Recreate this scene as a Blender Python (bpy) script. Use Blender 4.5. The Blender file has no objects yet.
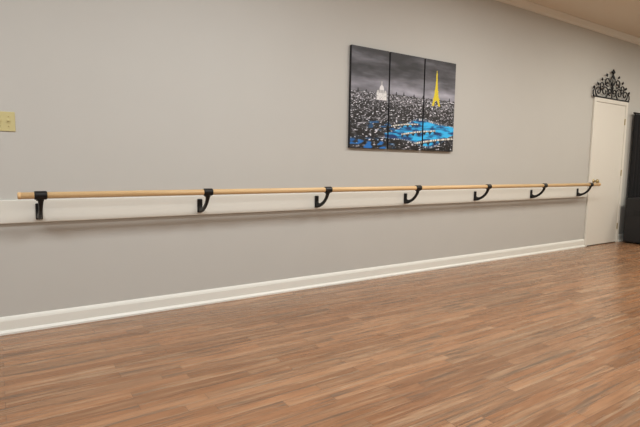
import bpy, bmesh, math, random
import numpy as np
from mathutils import Matrix, Vector, noise
random.seed(4)
sc=bpy.context.scene
COL=sc.collection
sc.view_settings.view_transform='Standard'
sc.view_settings.look='None'

# ------------------------------------------------------------ helpers
def lin(c):
    return tuple(((v/255)/12.92 if v/255<=.04045 else ((v/255+.055)/1.055)**2.4) for v in c)+(1.,)
def mat(name,rgb,rough=.6,metal=0.,bump=0.,bscale=200.,var=0.):
    m=bpy.data.materials.new(name);m.use_nodes=True
    nt=m.node_tree;b=nt.nodes['Principled BSDF']
    b.inputs['Base Color'].default_value=lin(rgb);b.inputs['Roughness'].default_value=rough
    b.inputs['Metallic'].default_value=metal
    tc=nt.nodes.new('ShaderNodeTexCoord')
    if var>0:
        n=nt.nodes.new('ShaderNodeTexNoise');n.inputs['Scale'].default_value=3.;n.inputs['Detail'].default_value=4
        nt.links.new(tc.outputs['Object'],n.inputs['Vector'])
        r=nt.nodes.new('ShaderNodeValToRGB')
        r.color_ramp.elements[0].position=.3;r.color_ramp.elements[1].position=.7
        r.color_ramp.elements[0].color=lin([v*(1-var) for v in rgb]);r.color_ramp.elements[1].color=lin([min(255,v*(1+var)) for v in rgb])
        nt.links.new(n.outputs['Fac'],r.inputs['Fac']);nt.links.new(r.outputs['Color'],b.inputs['Base Color'])
    if bump>0:
        n=nt.nodes.new('ShaderNodeTexNoise');n.inputs['Scale'].default_value=bscale;n.inputs['Detail'].default_value=3
        nt.links.new(tc.outputs['Object'],n.inputs['Vector'])
        bp=nt.nodes.new('ShaderNodeBump');bp.inputs['Strength'].default_value=bump;bp.inputs['Distance'].default_value=.002
        nt.links.new(n.outputs['Fac'],bp.inputs['Height']);nt.links.new(bp.outputs['Normal'],b.inputs['Normal'])
    return m
def obj(name,me,m=None,parent=None,smooth=False):
    o=bpy.data.objects.new(name,me);COL.objects.link(o)
    if m and not me.materials: me.materials.append(m)
    if parent:o.parent=parent
    if smooth:
        for p in me.polygons:p.use_smooth=True
    return o
def empty(name,loc=(0,0,0)):
    e=bpy.data.objects.new(name,None);COL.objects.link(e);e.location=loc;e.empty_display_size=.1
    return e
def bm_box(bm,x0,x1,y0,y1,z0,z1,bev=0.,seg=2):
    r=bmesh.ops.create_cube(bm,size=1)
    for v in r['verts']:
        v.co=Vector(((x0+x1)/2+v.co.x*(x1-x0),(y0+y1)/2+v.co.y*(y1-y0),(z0+z1)/2+v.co.z*(z1-z0)))
    if bev>0:
        es=list({e for v in r['verts'] for e in v.link_edges})
        bmesh.ops.bevel(bm,geom=es,offset=bev,segments=seg,affect='EDGES',profile=.5)
def box(name,x0,x1,y0,y1,z0,z1,m,bev=0.,parent=None):
    bm=bmesh.new();bm_box(bm,x0,x1,y0,y1,z0,z1,bev)
    me=bpy.data.meshes.new(name);bm.to_mesh(me);bm.free()
    return obj(name,me,m,parent)
def bm_obj(name,bm,m,parent=None,smooth=False):
    bmesh.ops.recalc_face_normals(bm,faces=bm.faces[:])
    me=bpy.data.meshes.new(name);bm.to_mesh(me);bm.free()
    return obj(name,me,m,parent,smooth)
def extrude_x(name,prof,x0,x1,m,parent=None):
    """profile list of (y,z) extruded along X"""
    bm=bmesh.new()
    a=[bm.verts.new((x0,y,z)) for y,z in prof];b=[bm.verts.new((x1,y,z)) for y,z in prof]
    n=len(prof)
    for i in range(n):
        bm.faces.new((a[i],a[(i+1)%n],b[(i+1)%n],b[i]))
    bm.faces.new(a);bm.faces.new(b)
    return bm_obj(name,bm,m,parent)
def bm_cyl(bm,p0,p1,r0,r1=None,seg=24):
    p0=Vector(p0);p1=Vector(p1);r1=r0 if r1 is None else r1
    d=(p1-p0);q=d.to_track_quat('Z','Y').to_matrix().to_4x4()
    M=Matrix.Translation((p0+p1)/2)@q
    bmesh.ops.create_cone(bm,cap_ends=True,segments=seg,radius1=r0,radius2=r1,depth=d.length,matrix=M)
def lathe(bm,prof,M,seg=28):
    rings=[]
    for r,z in prof:
        rings.append([bm.verts.new(M@Vector((r*math.cos(2*math.pi*k/seg),r*math.sin(2*math.pi*k/seg),z))) for k in range(seg)])
    for i in range(len(rings)-1):
        for k in range(seg):
            bm.faces.new((rings[i][k],rings[i][(k+1)%seg],rings[i+1][(k+1)%seg],rings[i+1][k]))
    bm.faces.new(rings[0]);bm.faces.new(rings[-1])

# ------------------------------------------------------------ materials
M_wall=mat('wall_paint',(192,191,185),.75,bump=.08,bscale=350,var=.004)
M_ceil=mat('ceiling_paint',(226,218,202),.9,bump=.3,bscale=120)
M_trim=mat('trim_white_paint',(230,230,222),.4)
M_board=mat('board_paint',(222,221,212),.45)
M_door=mat('door_paint',(224,221,211),.45)
M_black=mat('black_cast_iron',(12,12,13),.38,metal=.2,bump=.1,bscale=300)
M_iron=mat('wrought_iron',(14,13,13),.5,metal=.2)
M_brass=mat('aged_brass',(178,160,118),.3,metal=.85)
M_ivory=mat('ivory_plastic',(200,190,138),.4)
M_cab=mat('speaker_cabinet_black',(20,20,22),.55,bump=.3,bscale=250)
M_grille=mat('speaker_grille',(30,30,33),.5,metal=.4)
M_curt=mat('black_fabric',(16,16,18),.9)
M_edge=mat('canvas_edge',(28,28,32),.8)
M_dark=mat('rubber_and_gap_shade',(25,24,23),.8)  # rubber feet and handle; also the painted shade under the door

def wood_bar():
    m=bpy.data.materials.new('maple_wood');m.use_nodes=True;nt=m.node_tree;b=nt.nodes['Principled BSDF']
    tc=nt.nodes.new('ShaderNodeTexCoord');mp=nt.nodes.new('ShaderNodeMapping');mp.inputs['Scale'].default_value=(1.2,40,40)
    n=nt.nodes.new('ShaderNodeTexNoise');n.inputs['Scale'].default_value=1.5;n.inputs['Detail'].default_value=5
    r=nt.nodes.new('ShaderNodeValToRGB')
    r.color_ramp.elements[0].position=.3;r.color_ramp.elements[0].color=lin((210,172,120))
    r.color_ramp.elements[1].position=.7;r.color_ramp.elements[1].color=lin((234,200,150))
    nt.links.new(tc.outputs['Object'],mp.inputs['Vector']);nt.links.new(mp.outputs['Vector'],n.inputs['Vector'])
    nt.links.new(n.outputs['Fac'],r.inputs['Fac']);nt.links.new(r.outputs['Color'],b.inputs['Base Color'])
    b.inputs['Roughness'].default_value=.35
    return m
M_bar=wood_bar()

def floor_mat():
    m=bpy.data.materials.new('laminate_strip_floor');m.use_nodes=True;nt=m.node_tree;L=nt.links.new
    b=nt.nodes['Principled BSDF'];N=nt.nodes.new
    tc=N('ShaderNodeTexCoord')
    br=N('ShaderNodeTexBrick')
    br.inputs['Scale'].default_value=1.;br.inputs['Brick Width'].default_value=.80;br.inputs['Row Height'].default_value=.066
    br.inputs['Mortar Size'].default_value=.0013;br.inputs['Mortar Smooth'].default_value=.3
    br.inputs['Color1'].default_value=(0,0,0,1);br.inputs['Color2'].default_value=(1,1,1,1);br.inputs['Mortar'].default_value=(.5,.5,.5,1)
    br.offset=.37;br.offset_frequency=2;br.squash=1.35;br.squash_frequency=3
    L(tc.outputs['Object'],br.inputs['Vector'])
    r=N('ShaderNodeValToRGB');cr=r.color_ramp
    cr.elements[0].position=0;cr.elements[0].color=lin((136,98,69))
    cr.elements[1].position=1;cr.elements[1].color=lin((168,127,94))
    for p,c in((.3,(152,108,75)),(.55,(146,112,84)),(.78,(160,115,81))):
        e=cr.elements.new(p);e.color=lin(c)
    L(br.outputs['Color'],r.inputs['Fac'])
    mv=N('ShaderNodeVectorMath');mv.operation='MULTIPLY';mv.inputs[1].default_value=(37,0,91)
    L(br.outputs['Color'],mv.inputs[0])
    ad=N('ShaderNodeVectorMath');ad.operation='ADD';L(tc.outputs['Object'],ad.inputs[0]);L(mv.outputs['Vector'],ad.inputs[1])
    def grain(scale,sx,sy,det,dist=0.):
        mp=N('ShaderNodeMapping');mp.inputs['Scale'].default_value=(sx,sy,1)
        L(ad.outputs['Vector'],mp.inputs['Vector'])
        n=N('ShaderNodeTexNoise');n.inputs['Scale'].default_value=scale;n.inputs['Detail'].default_value=det;n.inputs['Distortion'].default_value=dist
        L(mp.outputs['Vector'],n.inputs['Vector']);return n
    g1=grain(1,2.0,36,6,.5);g2=grain(1,1.6,26,4,.6);g3=grain(1,6,120,3)
    def mix(kind,fac,a,bc):
        x=N('ShaderNodeMix');x.data_type='RGBA';x.blend_type=kind
        if isinstance(fac,float):x.inputs['Factor'].default_value=fac
        else:L(fac,x.inputs['Factor'])
        L(a,x.inputs['A'])
        if isinstance(bc,tuple):x.inputs['B'].default_value=bc
        else:L(bc,x.inputs['B'])
        return x.outputs['Result']
    def ramp(src,p0,p1,v0,v1):
        q=N('ShaderNodeMapRange');q.inputs['From Min'].default_value=p0;q.inputs['From Max'].default_value=p1
        q.inputs['To Min'].default_value=v0;q.inputs['To Max'].default_value=v1;L(src,q.inputs['Value']);return q.outputs['Result']
    c=mix('MIX',ramp(g1.outputs['Fac'],.53,.66,0,.75),r.outputs['Color'],lin((106,89,74)))
    c=mix('MIX',ramp(g2.outputs['Fac'],.54,.68,0,.6),c,lin((180,149,118)))
    c=mix('MULTIPLY',ramp(g3.outputs['Fac'],.45,.7,0,.4),c,lin((150,135,120)))
    c=mix('MULTIPLY',ramp(br.outputs['Fac'],0,1,0,.6),c,lin((90,70,55)))
    L(c,b.inputs['Base Color'])
    L(ramp(g1.outputs['Fac'],.3,.7,.20,.32),b.inputs['Roughness'])
    bp=N('ShaderNodeBump');bp.inputs['Strength'].default_value=.25;bp.inputs['Distance'].default_value=.001
    L(ramp(br.outputs['Fac'],0,1,1,0),bp.inputs['Height']);L(bp.outputs['Normal'],b.inputs['Normal'])
    return m
M_floor=floor_mat()

# ------------------------------------------------------------ room shell
X0,X1,Y0,Y1,H=-3.,10.6,-7.,0.,3.03
box('floor',X0-.1,X1+.1,Y0-.1,Y1+.1,-.1,0,M_floor)
box('ceiling',X0-.1,X1+.1,Y0-.1,Y1+.1,H,H+.1,M_ceil)
DX0,DX1,DH=6.99,7.82,2.03      # door slab
box('wall_back',X0-.1,X1+.1,Y1,Y1+.12,0,H,M_wall)
box('wall_left',X0-.1,X0,Y0,Y1,0,H,M_wall)
box('wall_right',X1,X1+.1,Y0,Y1,0,H,M_wall)
box('wall_front',X0-.1,X1+.1,Y0-.1,Y0,0,H,M_wall)

BX=6.93   # left edge of the door casing
bprof=[(0,0),(-.028,0),(-.028,.012),(-.02,.024),(-.015,.026),(-.015,.085),(-.011,.098),(-.006,.108),(0,.112)]
extrude_x('baseboard_back',bprof,X0,BX,M_trim)
extrude_x('baseboard_back_right',bprof,DX1+.065,X1,M_trim)
cprof=[(0,H),(-.062,H),(-.062,H-.008),(-.05,H-.016),(-.036,H-.03),(-.018,H-.05),(-.012,H-.062),(-.012,H-.072),(0,H-.076)]
extrude_x('trim_crown',cprof,X0,X1,M_trim)
box('baseboard_front',X0,X1,Y0,Y0+.015,0,.11,M_trim)
box('baseboard_right',X1-.015,X1,Y0+.015,-.03,0,.11,M_trim)
box('baseboard_left',X0,X0+.015,Y0+.015,-.03,0,.11,M_trim)

# ------------------------------------------------------------ door
d=empty('door_1',(0,0,0))
box('slab',DX0,DX1,-.018,-.001,.012,DH,M_door,.002,d)
box('casing_left',BX,DX0-.004,-.026,-.001,0,DH+.06,M_door,.004,d)
box('casing_right',DX1+.004,DX1+.062,-.026,-.001,0,DH+.06,M_door,.004,d)
box('casing_head',DX0-.004,DX1+.004,-.026,-.001,DH+.004,DH+.06,M_door,.004,d)
box('gap_shade_strip',DX0,DX1,-.014,-.001,0,.011,M_dark,0,d)  # solid dark strip standing in for the shade under the door
bm=bmesh.new()
K=Matrix.Translation((DX0+.065,-.018,.93))@Matrix.Rotation(math.radians(90),4,'X')
lathe(bm,[(.031,0),(.031,.004),(.024,.009),(.012,.012),(.011,.03),(.018,.036),(.027,.046),(.029,.056),(.026,.066),(.016,.073),(.004,.075)],K)
bm_obj('knob',bm,M_brass,d,True)
for i,z in enumerate((.25,1.05,1.8)):
    box('hinge_%d'%(i+1),DX1-.004,DX1+.008,-.03,-.018,z-.045,z+.045,M_brass,.002,d)

# ------------------------------------------------------------ wrought iron topper
def iron_scroll():
    cu=bpy.data.curves.new('wrought_iron_door_topper','CURVE');cu.dimensions='3D';cu.bevel_depth=.0085;cu.bevel_resolution=2;cu.resolution_u=3
    def sp(pts,rad=None,cyc=False):
        s=cu.splines.new('POLY');s.points.add(len(pts)-1)
        for i,(x,z) in enumerate(pts):
            s.points[i].co=(x*1.2,0,z,1);s.points[i].radius=1 if rad is None else rad[i]
        s.use_cyclic_u=cyc
    def spiral(cx,cz,r0,r1,a0,a1,n=34):
        out=[]
        for i in range(n):
            t=i/(n-1);a=a0+(a1-a0)*t;r=r0+(r1-r0)*t
            out.append((cx+r*math.cos(a),cz+r*math.sin(a)))
        return out
    pi=math.pi
    def leaf(x,z,a,l,w):
        n=10;pts=[];rad=[]
        for i in range(n):
            t=i/(n-1);pts.append((x+math.cos(a)*l*t,z+math.sin(a)*l*t));rad.append(.25+w*math.sin(pi*min(1,t*1.05)))
        sp(pts,rad)
    sp([(-.42,.0),(.42,.0)],[1.2,1.2])
    for s in(-1,1):
        m=lambda P:[(s*x,z) for x,z in P]
        sp(m(spiral(.31,.075,.075,.015,-pi/2,-pi/2+2.6*pi)))
        sp(m(spiral(.17,.085,.085,.02,-pi/2,-pi/2-2.7*pi)))
        sp(m(spiral(.235,.16,.06,.014,-pi*.7,pi*1.6)))
        sp(m(spiral(.115,.225,.065,.014,-pi*.6,-pi*.6+2.5*pi)))
        sp(m(spiral(.05,.09,.05,.014,-pi/2,-pi/2+2.3*pi)))
        sp(m([(.0,.17),(.03,.2),(.05,.235),(.048,.27),(.028,.3),(.0,.33)]))
        sp(m([(.40,.0),(.425,.03),(.42,.07),(.40,.095)]))
        for a in((.40,.095,1.2,.05,1.6),(.31,.15,.9,.055,1.6),(.235,.22,1.3,.05,1.5),(.17,.17,2.2,.05,1.4),(.13,.29,1.1,.05,1.5),(.0,.17,.9,.08,1.4)):
            x,z,an,l,w=a
            if s<0:x=-x;an=pi-an
            leaf(x,z,an,l,w)
    sp([(0,0),(0,.36)])
    leaf(0,.33,pi/2,.085,2.2)
    leaf(0,.35,pi/2+.9,.05,1.5);leaf(0,.35,pi/2-.9,.05,1.5)
    leaf(0,.1,pi/2,.1,2.)
    o=bpy.data.objects.new('tmp',cu);COL.objects.link(o)
    dg=bpy.context.evaluated_depsgraph_get()
    me=bpy.data.meshes.new_from_object(o.evaluated_get(dg))
    bpy.data.objects.remove(o)
    me.materials.clear()
    return me
me=iron_scroll()
o=obj('wrought_iron_door_topper',me,M_iron,None,True)
o.location=((DX0+DX1)/2-.03,-.028,DH+.0700)

# ------------------------------------------------------------ mounting board
box('trim_barre_board',X0+.0,6.90,-.02,0,.709,.856,M_board,.003)

# ------------------------------------------------------------ ballet barre
barre=empty('ballet_barre')
BY,BZ,BR=-.195,.893,.0205
BX0=.128
bm=bmesh.new()
bm_cyl(bm,(BX0,BY,BZ),(6.86,BY,BZ),BR,seg=32)
bm_obj('rail',bm,M_bar,barre,True)
bm=bmesh.new()
lathe(bm,[(.0235,0),(.0235,.028),(.02,.034),(.006,.036)],Matrix.Translation((6.84,BY,BZ))@Matrix.Rotation(math.radians(90),4,'Y'))
lathe(bm,[(.0215,0),(.0215,.012),(.018,.017),(.006,.018)],Matrix.Translation((BX0+.002,BY,BZ))@Matrix.Rotation(math.radians(-90),4,'Y'))
bm_obj('end_caps',bm,M_bar,barre,False)
def bracket(i,x):
    bm=bmesh.new()
    bm_box(bm,x-.020,x+.020,-.029,-.0205,.727,.832,.004)
    for z in(.745,.815):
        bm_cyl(bm,(x,-.0285,z),(x,-.033,z),.007,.005,12)
    # curved tapering arm  (y, z, half width, half thickness)
    path=[(-.026,.757,.016,.028),(-.045,.750,.0135,.023),(-.07,.751,.012,.0175),(-.10,.761,.0115,.0145),(-.13,.778,.0115,.0135),(-.157,.801,.0115,.0135),(-.178,.827,.0125,.013),(-.19,.850,.015,.013),(-.195,.870,.018,.012)]
    rings=[]
    for k,(y,z,w,t) in enumerate(path):
        a=path[max(0,k-1)];b=path[min(len(path)-1,k+1)]
        ty,tz=b[0]-a[0],b[1]-a[1];l=math.hypot(ty,tz);ty/=l;tz/=l
        ny,nz=-tz,ty
        ring=[]
        for q in range(12):
            an=2*math.pi*q/12
            cx=math.copysign(abs(math.cos(an))**.75,math.cos(an))*w;ct=math.copysign(abs(math.sin(an))**.75,math.sin(an))*t
            ring.append(bm.verts.new((x+cx,y+ny*ct,z+nz*ct)))
        rings.append(ring)
    for k in range(len(rings)-1):
        for q in range(12):
            bm.faces.new((rings[k][q],rings[k][(q+1)%12],rings[k+1][(q+1)%12],rings[k+1][q]))
    bm.faces.new(rings[0]);bm.faces.new(rings[-1])
    lathe(bm,[(.0205,-.034),(.0245,-.034),(.0270,-.028),(.0270,.028),(.0245,.034),(.0205,.034)],Matrix.Translation((x,BY,BZ))@Matrix.Rotation(math.radians(90),4,'Y'),28)
    bm_box(bm,x-.018,x+.018,BY-.011,BY+.011,BZ-.034,BZ-.02,.004)
    bm_cyl(bm,(x-.018,BY,BZ-.029),(x-.024,BY,BZ-.029),.005,.005,10)
    return bm_obj('bracket_%d'%i,bm,M_black,barre)
for i in range(7):
    bracket(i+1,.2335+i*1.0688)

# ------------------------------------------------------------ three-panel canvas print
PX0,PX1,PZ0,PZ1=2.719,4.101,1.265,2.182
def paint(u,v):
    """u 0..1 left-right over triptych, v 0..1 bottom-top; sRGB 0..255"""
    n=lambda x,y,s=0:noise.fractal(Vector((x,y,s)),1.,2.,5)
    w=lambda x,y,s=0:noise.noise(Vector((x,y,s)))
    ss=lambda a,b,x:max(0.,min(1.,(x-a)/(b-a)))
    hor=.57+.008*w(u*30,0)
    if v>hor:
        t=(v-hor)/(1-hor)
        c=88+66*math.exp(-((t-.12)/.30)**2)*(.5+.5*math.exp(-((u-.70)/.45)**2))
        c+=56*n(u*2.2+1.3,v*7,3)+12*n(u*10,v*26,9)
        c=max(48,c-30*t)
        col=[c*.98,c*.98,c*1.05]
    else:
        dpt=(hor-v)/hor
        pv=math.log(.16+dpt)*9.;pu=(u-.55)/(.16+dpt)*5.5
        base=40-30*dpt
        c=base+16*n(pu*1.5,pv*1.5,2)
        cell=Vector((math.floor(pu*2.2)+.5,math.floor(pv*2.6+.6*w(math.floor(pu*2.2),3,3))+.5,11.))
        r=noise.cell(cell)
        if r>.45:c+=(105-50*dpt)*(r-.3)
        f=w(pu*5,pv*6,5)
        if f>.28:c+=(760-250*dpt)*(f-.28)
        f=w(u*60,v*70,15)
        if f>.34:c+=(900-300*dpt)*(f-.34)
        if dpt<.16 and w(u*42,v*60,71)>.08:c+=60
        c=max(6,min(245,c));col=[c,c,c*1.05]
        mid=.18+.075*(u-.55)+.02*math.sin(u*14)
        half=.145*math.exp(-((u-.70)/.26)**2)+.012
        d=abs(v-mid)/half
        if u>.30 and d<1:
            k=.45+1.5*n(u*9,v*26,4)+.35*(1-d)
            k=max(0,min(1,k))
            col=[6+44*k,50+140*k,104+146*k]
            if d>.86:
                q=ss(-.1,.3,w(u*110,v*20,9));col=[30+190*q,60+160*q,90+130*q]
        q=ss(.0,.25,w(u*16,v*30,6))*ss(.13,.07,v)*ss(.42,.3,u)
        col=[a*(1-q)+b*q for a,b in zip(col,(26,110,190))]
        q=ss(.05,.25,w(u*20,v*50,44))*ss(.18,.21,v)*ss(.30,.27,v)*ss(.12,.2,u)*ss(.55,.45,u)
        col=[a*(1-q)+b*q for a,b in zip(col,(24,92,150))]
        for (ua,va,ub,vb,th,na) in ((.36,.235,.62,.275,.013,5),(.46,.155,.80,.215,.016,6),(.60,.065,.99,.135,.020,6)):
            if ua<u<ub:
                s=(u-ua)/(ub-ua);vd=va+(vb-va)*s+.008*math.sin(s*math.pi)
                if vd<v<vd+th:
                    q=ss(-.35,.15,w(u*90,0,8));col=[90+155*q,90+153*q,90+140*q]
                elif vd-2.2*th<v<=vd:
                    ar=abs(((s*na)%1)-.5)*2
                    if v>vd-2.2*th*(ar**2)-.2*th:col=[20,24,34]
    du=(u-.265);dv=v-.50
    if 0<dv<.07 and abs(du)<.045:col=[228]*3 if (w(u*150,v*120)>-.3) else [140,140,144]
    elif .07<=dv<.1 and abs(du)<.022:col=[205,205,208] if int(u*260)%2 else [150]*3
    elif .1<=dv and (du/.020)**2+((dv-.1)/.05)**2<1:col=[225,225,228]
    elif .07<=dv and (((abs(du)-.033)/.010)**2+((dv-.07)/.028)**2<1):col=[205]*3
    elif .145<=dv<.185 and abs(du)<.004:col=[200]*3
    for cu,hh in((.06,.03),(.13,.02),(.40,.03),(.47,.035),(.57,.03),(.66,.025),(.94,.03)):
        if hor-.01<v<hor+hh and abs(u-cu)<.006*(1.4-(v-hor)/hh):col=[50,50,54]
    tu=(u-.797)*1.507;tb,tt=.50,.885
    if tb<v<tt:
        t=(v-tb)/(tt-tb)
        wd=.058*(1-t)**2.3+.0095
        if t>.93:wd=.004
        if abs(t-.2)<.014:wd*=1.25
        if abs(t-.42)<.012:wd*=1.3
        inner=t<.15 and abs(tu)<.030*(1-(t/.15)**2)**.5
        if abs(tu)<wd and not inner:
            k=.90+.2*w(u*200,v*200)
            if t<.9 and (int((tu+v)*110)%2)==(int((tu-v)*110)%2):k*=.88
            col=[min(255,262*k),238*k,44*k]
    return [max(0,min(255,c)) for c in col]
def canvas_mat():
    m=bpy.data.materials.new('printed_canvas');m.use_nodes=True;nt=m.node_tree;b=nt.nodes['Principled BSDF']
    a=nt.nodes.new('ShaderNodeVertexColor');a.layer_name='print'
    nt.links.new(a.outputs['Color'],b.inputs['Base Color']);b.inputs['Roughness'].default_value=.6
    tc=nt.nodes.new('ShaderNodeTexCoord');n=nt.nodes.new('ShaderNodeTexNoise');n.inputs['Scale'].default_value=600
    bp=nt.nodes.new('ShaderNodeBump');bp.inputs['Strength'].default_value=.1;bp.inputs['Distance'].default_value=.001
    nt.links.new(tc.outputs['Object'],n.inputs['Vector']);nt.links.new(n.outputs['Fac'],bp.inputs['Height']);nt.links.new(bp.outputs['Normal'],b.inputs['Normal'])
    return m
M_print=canvas_mat()
trip=empty('triptych_canvas_print')
gap=.014;pw=(PX1-PX0-2*gap)/3
for k in range(3):
    a=PX0+k*(pw+gap);bx=a+pw
    box('stretcher_%d'%(k+1),a,bx,-.030,-.001,PZ0,PZ1,M_edge,.003,trip)
    nu,nv=140,280
    verts=[];faces=[]
    for j in range(nv+1):
        for i in range(nu+1):
            verts.append((a+.002+(pw-.004)*i/nu,-.0308,PZ0+.002+(PZ1-PZ0-.004)*j/nv))
    for j in range(nv):
        for i in range(nu):
            q=j*(nu+1)+i;faces.append((q,q+1,q+nu+2,q+nu+1))
    me=bpy.data.meshes.new('print_%d'%(k+1));me.from_pydata(verts,[],faces)
    at=me.color_attributes.new('print','FLOAT_COLOR','POINT')
    data=np.zeros((len(verts),4),dtype=np.float32)
    for q,(x,y,z) in enumerate(verts):
        data[q]=lin(paint((x-PX0)/(PX1-PX0),(z-PZ0)/(PZ1-PZ0)))
    at.data.foreach_set('color',data.ravel())
    obj('print_%d'%(k+1),me,M_print,trip)

# ------------------------------------------------------------ light switch
sw=empty('light_switch_plate')
sx,sz=.068,1.343
box('plate',sx-.058,sx+.058,-.006,-.0005,sz-.060,sz+.060,M_ivory,.0025,sw)
for k,dx in enumerate((-.023,.023)):
    box('collar_%d'%k,sx+dx-.008,sx+dx+.008,-.0075,-.005,sz-.014,sz+.014,M_ivory,.001,sw)
    bm=bmesh.new();bm_box(bm,sx+dx-.004,sx+dx+.004,-.018,-.006,sz+.0,sz+.010,.0015);bm_obj('toggle_%d'%k,bm,M_ivory,sw)
    for dz in(-.03,.03):
        bm=bmesh.new();bm_cyl(bm,(sx+dx,-.0055,sz+dz),(sx+dx,-.0075,sz+dz),.0035,.003,12);bm_obj('screw',bm,M_brass,sw)

# ------------------------------------------------------------ black speaker cabinet + curtain right of the door
sp=empty('floor_speaker')
SX0,SX1,SY0,SY1,SH=7.86,8.36,-.52,-.10,.68
box('cabinet',SX0,SX1,SY0,SY1,.02,SH,M_cab,.012,sp)
box('grille',SX0+.03,SX1-.03,SY0-.008,SY0+.002,.06,SH-.04,M_grille,.004,sp)
for k,(fx,fy) in enumerate(((SX0+.05,SY0+.05),(SX1-.05,SY0+.05),(SX0+.05,SY1-.05),(SX1-.05,SY1-.05))):
    bm=bmesh.new();bm_cyl(bm,(fx,fy,0),(fx,fy,.024),.02,.024,14);bm_obj('foot_%d'%k,bm,M_dark,sp)
bm=bmesh.new();bm_box(bm,SX0-.004,SX0+.002,-.36,-.22,.42,.50,.004);bm_obj('side_handle',bm,M_dark,sp)

cur=empty('black_curtain')
bm=bmesh.new()
CX0,CX1=8.04,10.2;n=240;rows=12
g=[]
for j in range(rows+1):
    z=.03+(1.93-.03)*j/rows;row=[]
    for i in range(n+1):
        t=i/n;x=CX0+(CX1-CX0)*t
        amp=.022*(1.1-.3*j/rows)
        row.append(bm.verts.new((x,-.055+amp*math.sin(t*2*math.pi*22+.3*math.sin(j*.5)),z)))
    g.append(row)
for j in range(rows):
    for i in range(n):bm.faces.new((g[j][i],g[j][i+1],g[j+1][i+1],g[j+1][i]))
bm_obj('cloth',bm,M_curt,cur,True)
bm=bmesh.new();bm_cyl(bm,(CX0-.03,-.055,1.945),(CX1+.05,-.055,1.945),.011,seg=16)
for x in(CX0+.1,CX1-.1):bm_cyl(bm,(x,0,1.945),(x,-.055,1.945),.008,seg=10)
bm_obj('rod',bm,M_black,cur,True)

# ------------------------------------------------------------ ceiling lights (real troffers)
def troffer(x,y,power,col):
    e=empty('ceiling_light_fixture' )
    box('frame',x-.62,x+.62,y-.32,y+.32,H-.03,H-.001,M_trim,.004,e)
    m=bpy.data.materials.new('diffuser');m.use_nodes=True;b=m.node_tree.nodes['Principled BSDF']
    b.inputs['Base Color'].default_value=(.8,.8,.78,1);b.inputs['Emission Color'].default_value=col+(1,);b.inputs['Emission Strength'].default_value=2.
    box('diffuser',x-.58,x+.58,y-.28,y+.28,H-.034,H-.0295,m,0,e)
    l=bpy.data.lights.new('troffer_light','AREA');l.shape='RECTANGLE';l.size=1.14;l.size_y=.54;l.energy=power;l.color=col
    o=bpy.data.objects.new('lamp',l);COL.objects.link(o);o.location=(x,y,H-.04);o.parent=e
warm=(1.,.96,.87);cool=(.95,.98,1.);neu=(1,.985,.95)
troffer(-1.2,-1.9,46,cool);troffer(1.4,-1.9,49,cool);troffer(4.0,-1.9,49,neu);troffer(6.6,-1.9,49,warm);troffer(9.2,-1.9,42,warm)
troffer(-.8,-5.2,34,cool);troffer(2.6,-5.2,34,neu);troffer(6.0,-5.2,34,warm)

w=bpy.data.worlds.new('w');sc.world=w;w.use_nodes=True
w.node_tree.nodes['Background'].inputs['Color'].default_value=(.5,.5,.5,1);w.node_tree.nodes['Background'].inputs['Strength'].default_value=.2

# ------------------------------------------------------------ camera (fitted to the photograph)
yaw,pitch,roll,dd,hh,f=.9817,-.0996,.0147,3.6282,1.1049,488.18
F=Vector((math.cos(yaw)*math.cos(pitch),math.sin(yaw)*math.cos(pitch),math.sin(pitch)))
R=Vector((math.sin(yaw),-math.cos(yaw),0));U=R.cross(F)
R2=R*math.cos(roll)+U*math.sin(roll);U2=-R*math.sin(roll)+U*math.cos(roll)
cd=bpy.data.cameras.new('camera');cd.sensor_width=36;cd.sensor_fit='HORIZONTAL';cd.lens=f*36/640;cd.clip_start=.05
co=bpy.data.objects.new('camera',cd);COL.objects.link(co)
co.matrix_world=Matrix(((R2.x,U2.x,-F.x,0),(R2.y,U2.y,-F.y,-dd),(R2.z,U2.z,-F.z,hh),(0,0,0,1)))
sc.camera=co
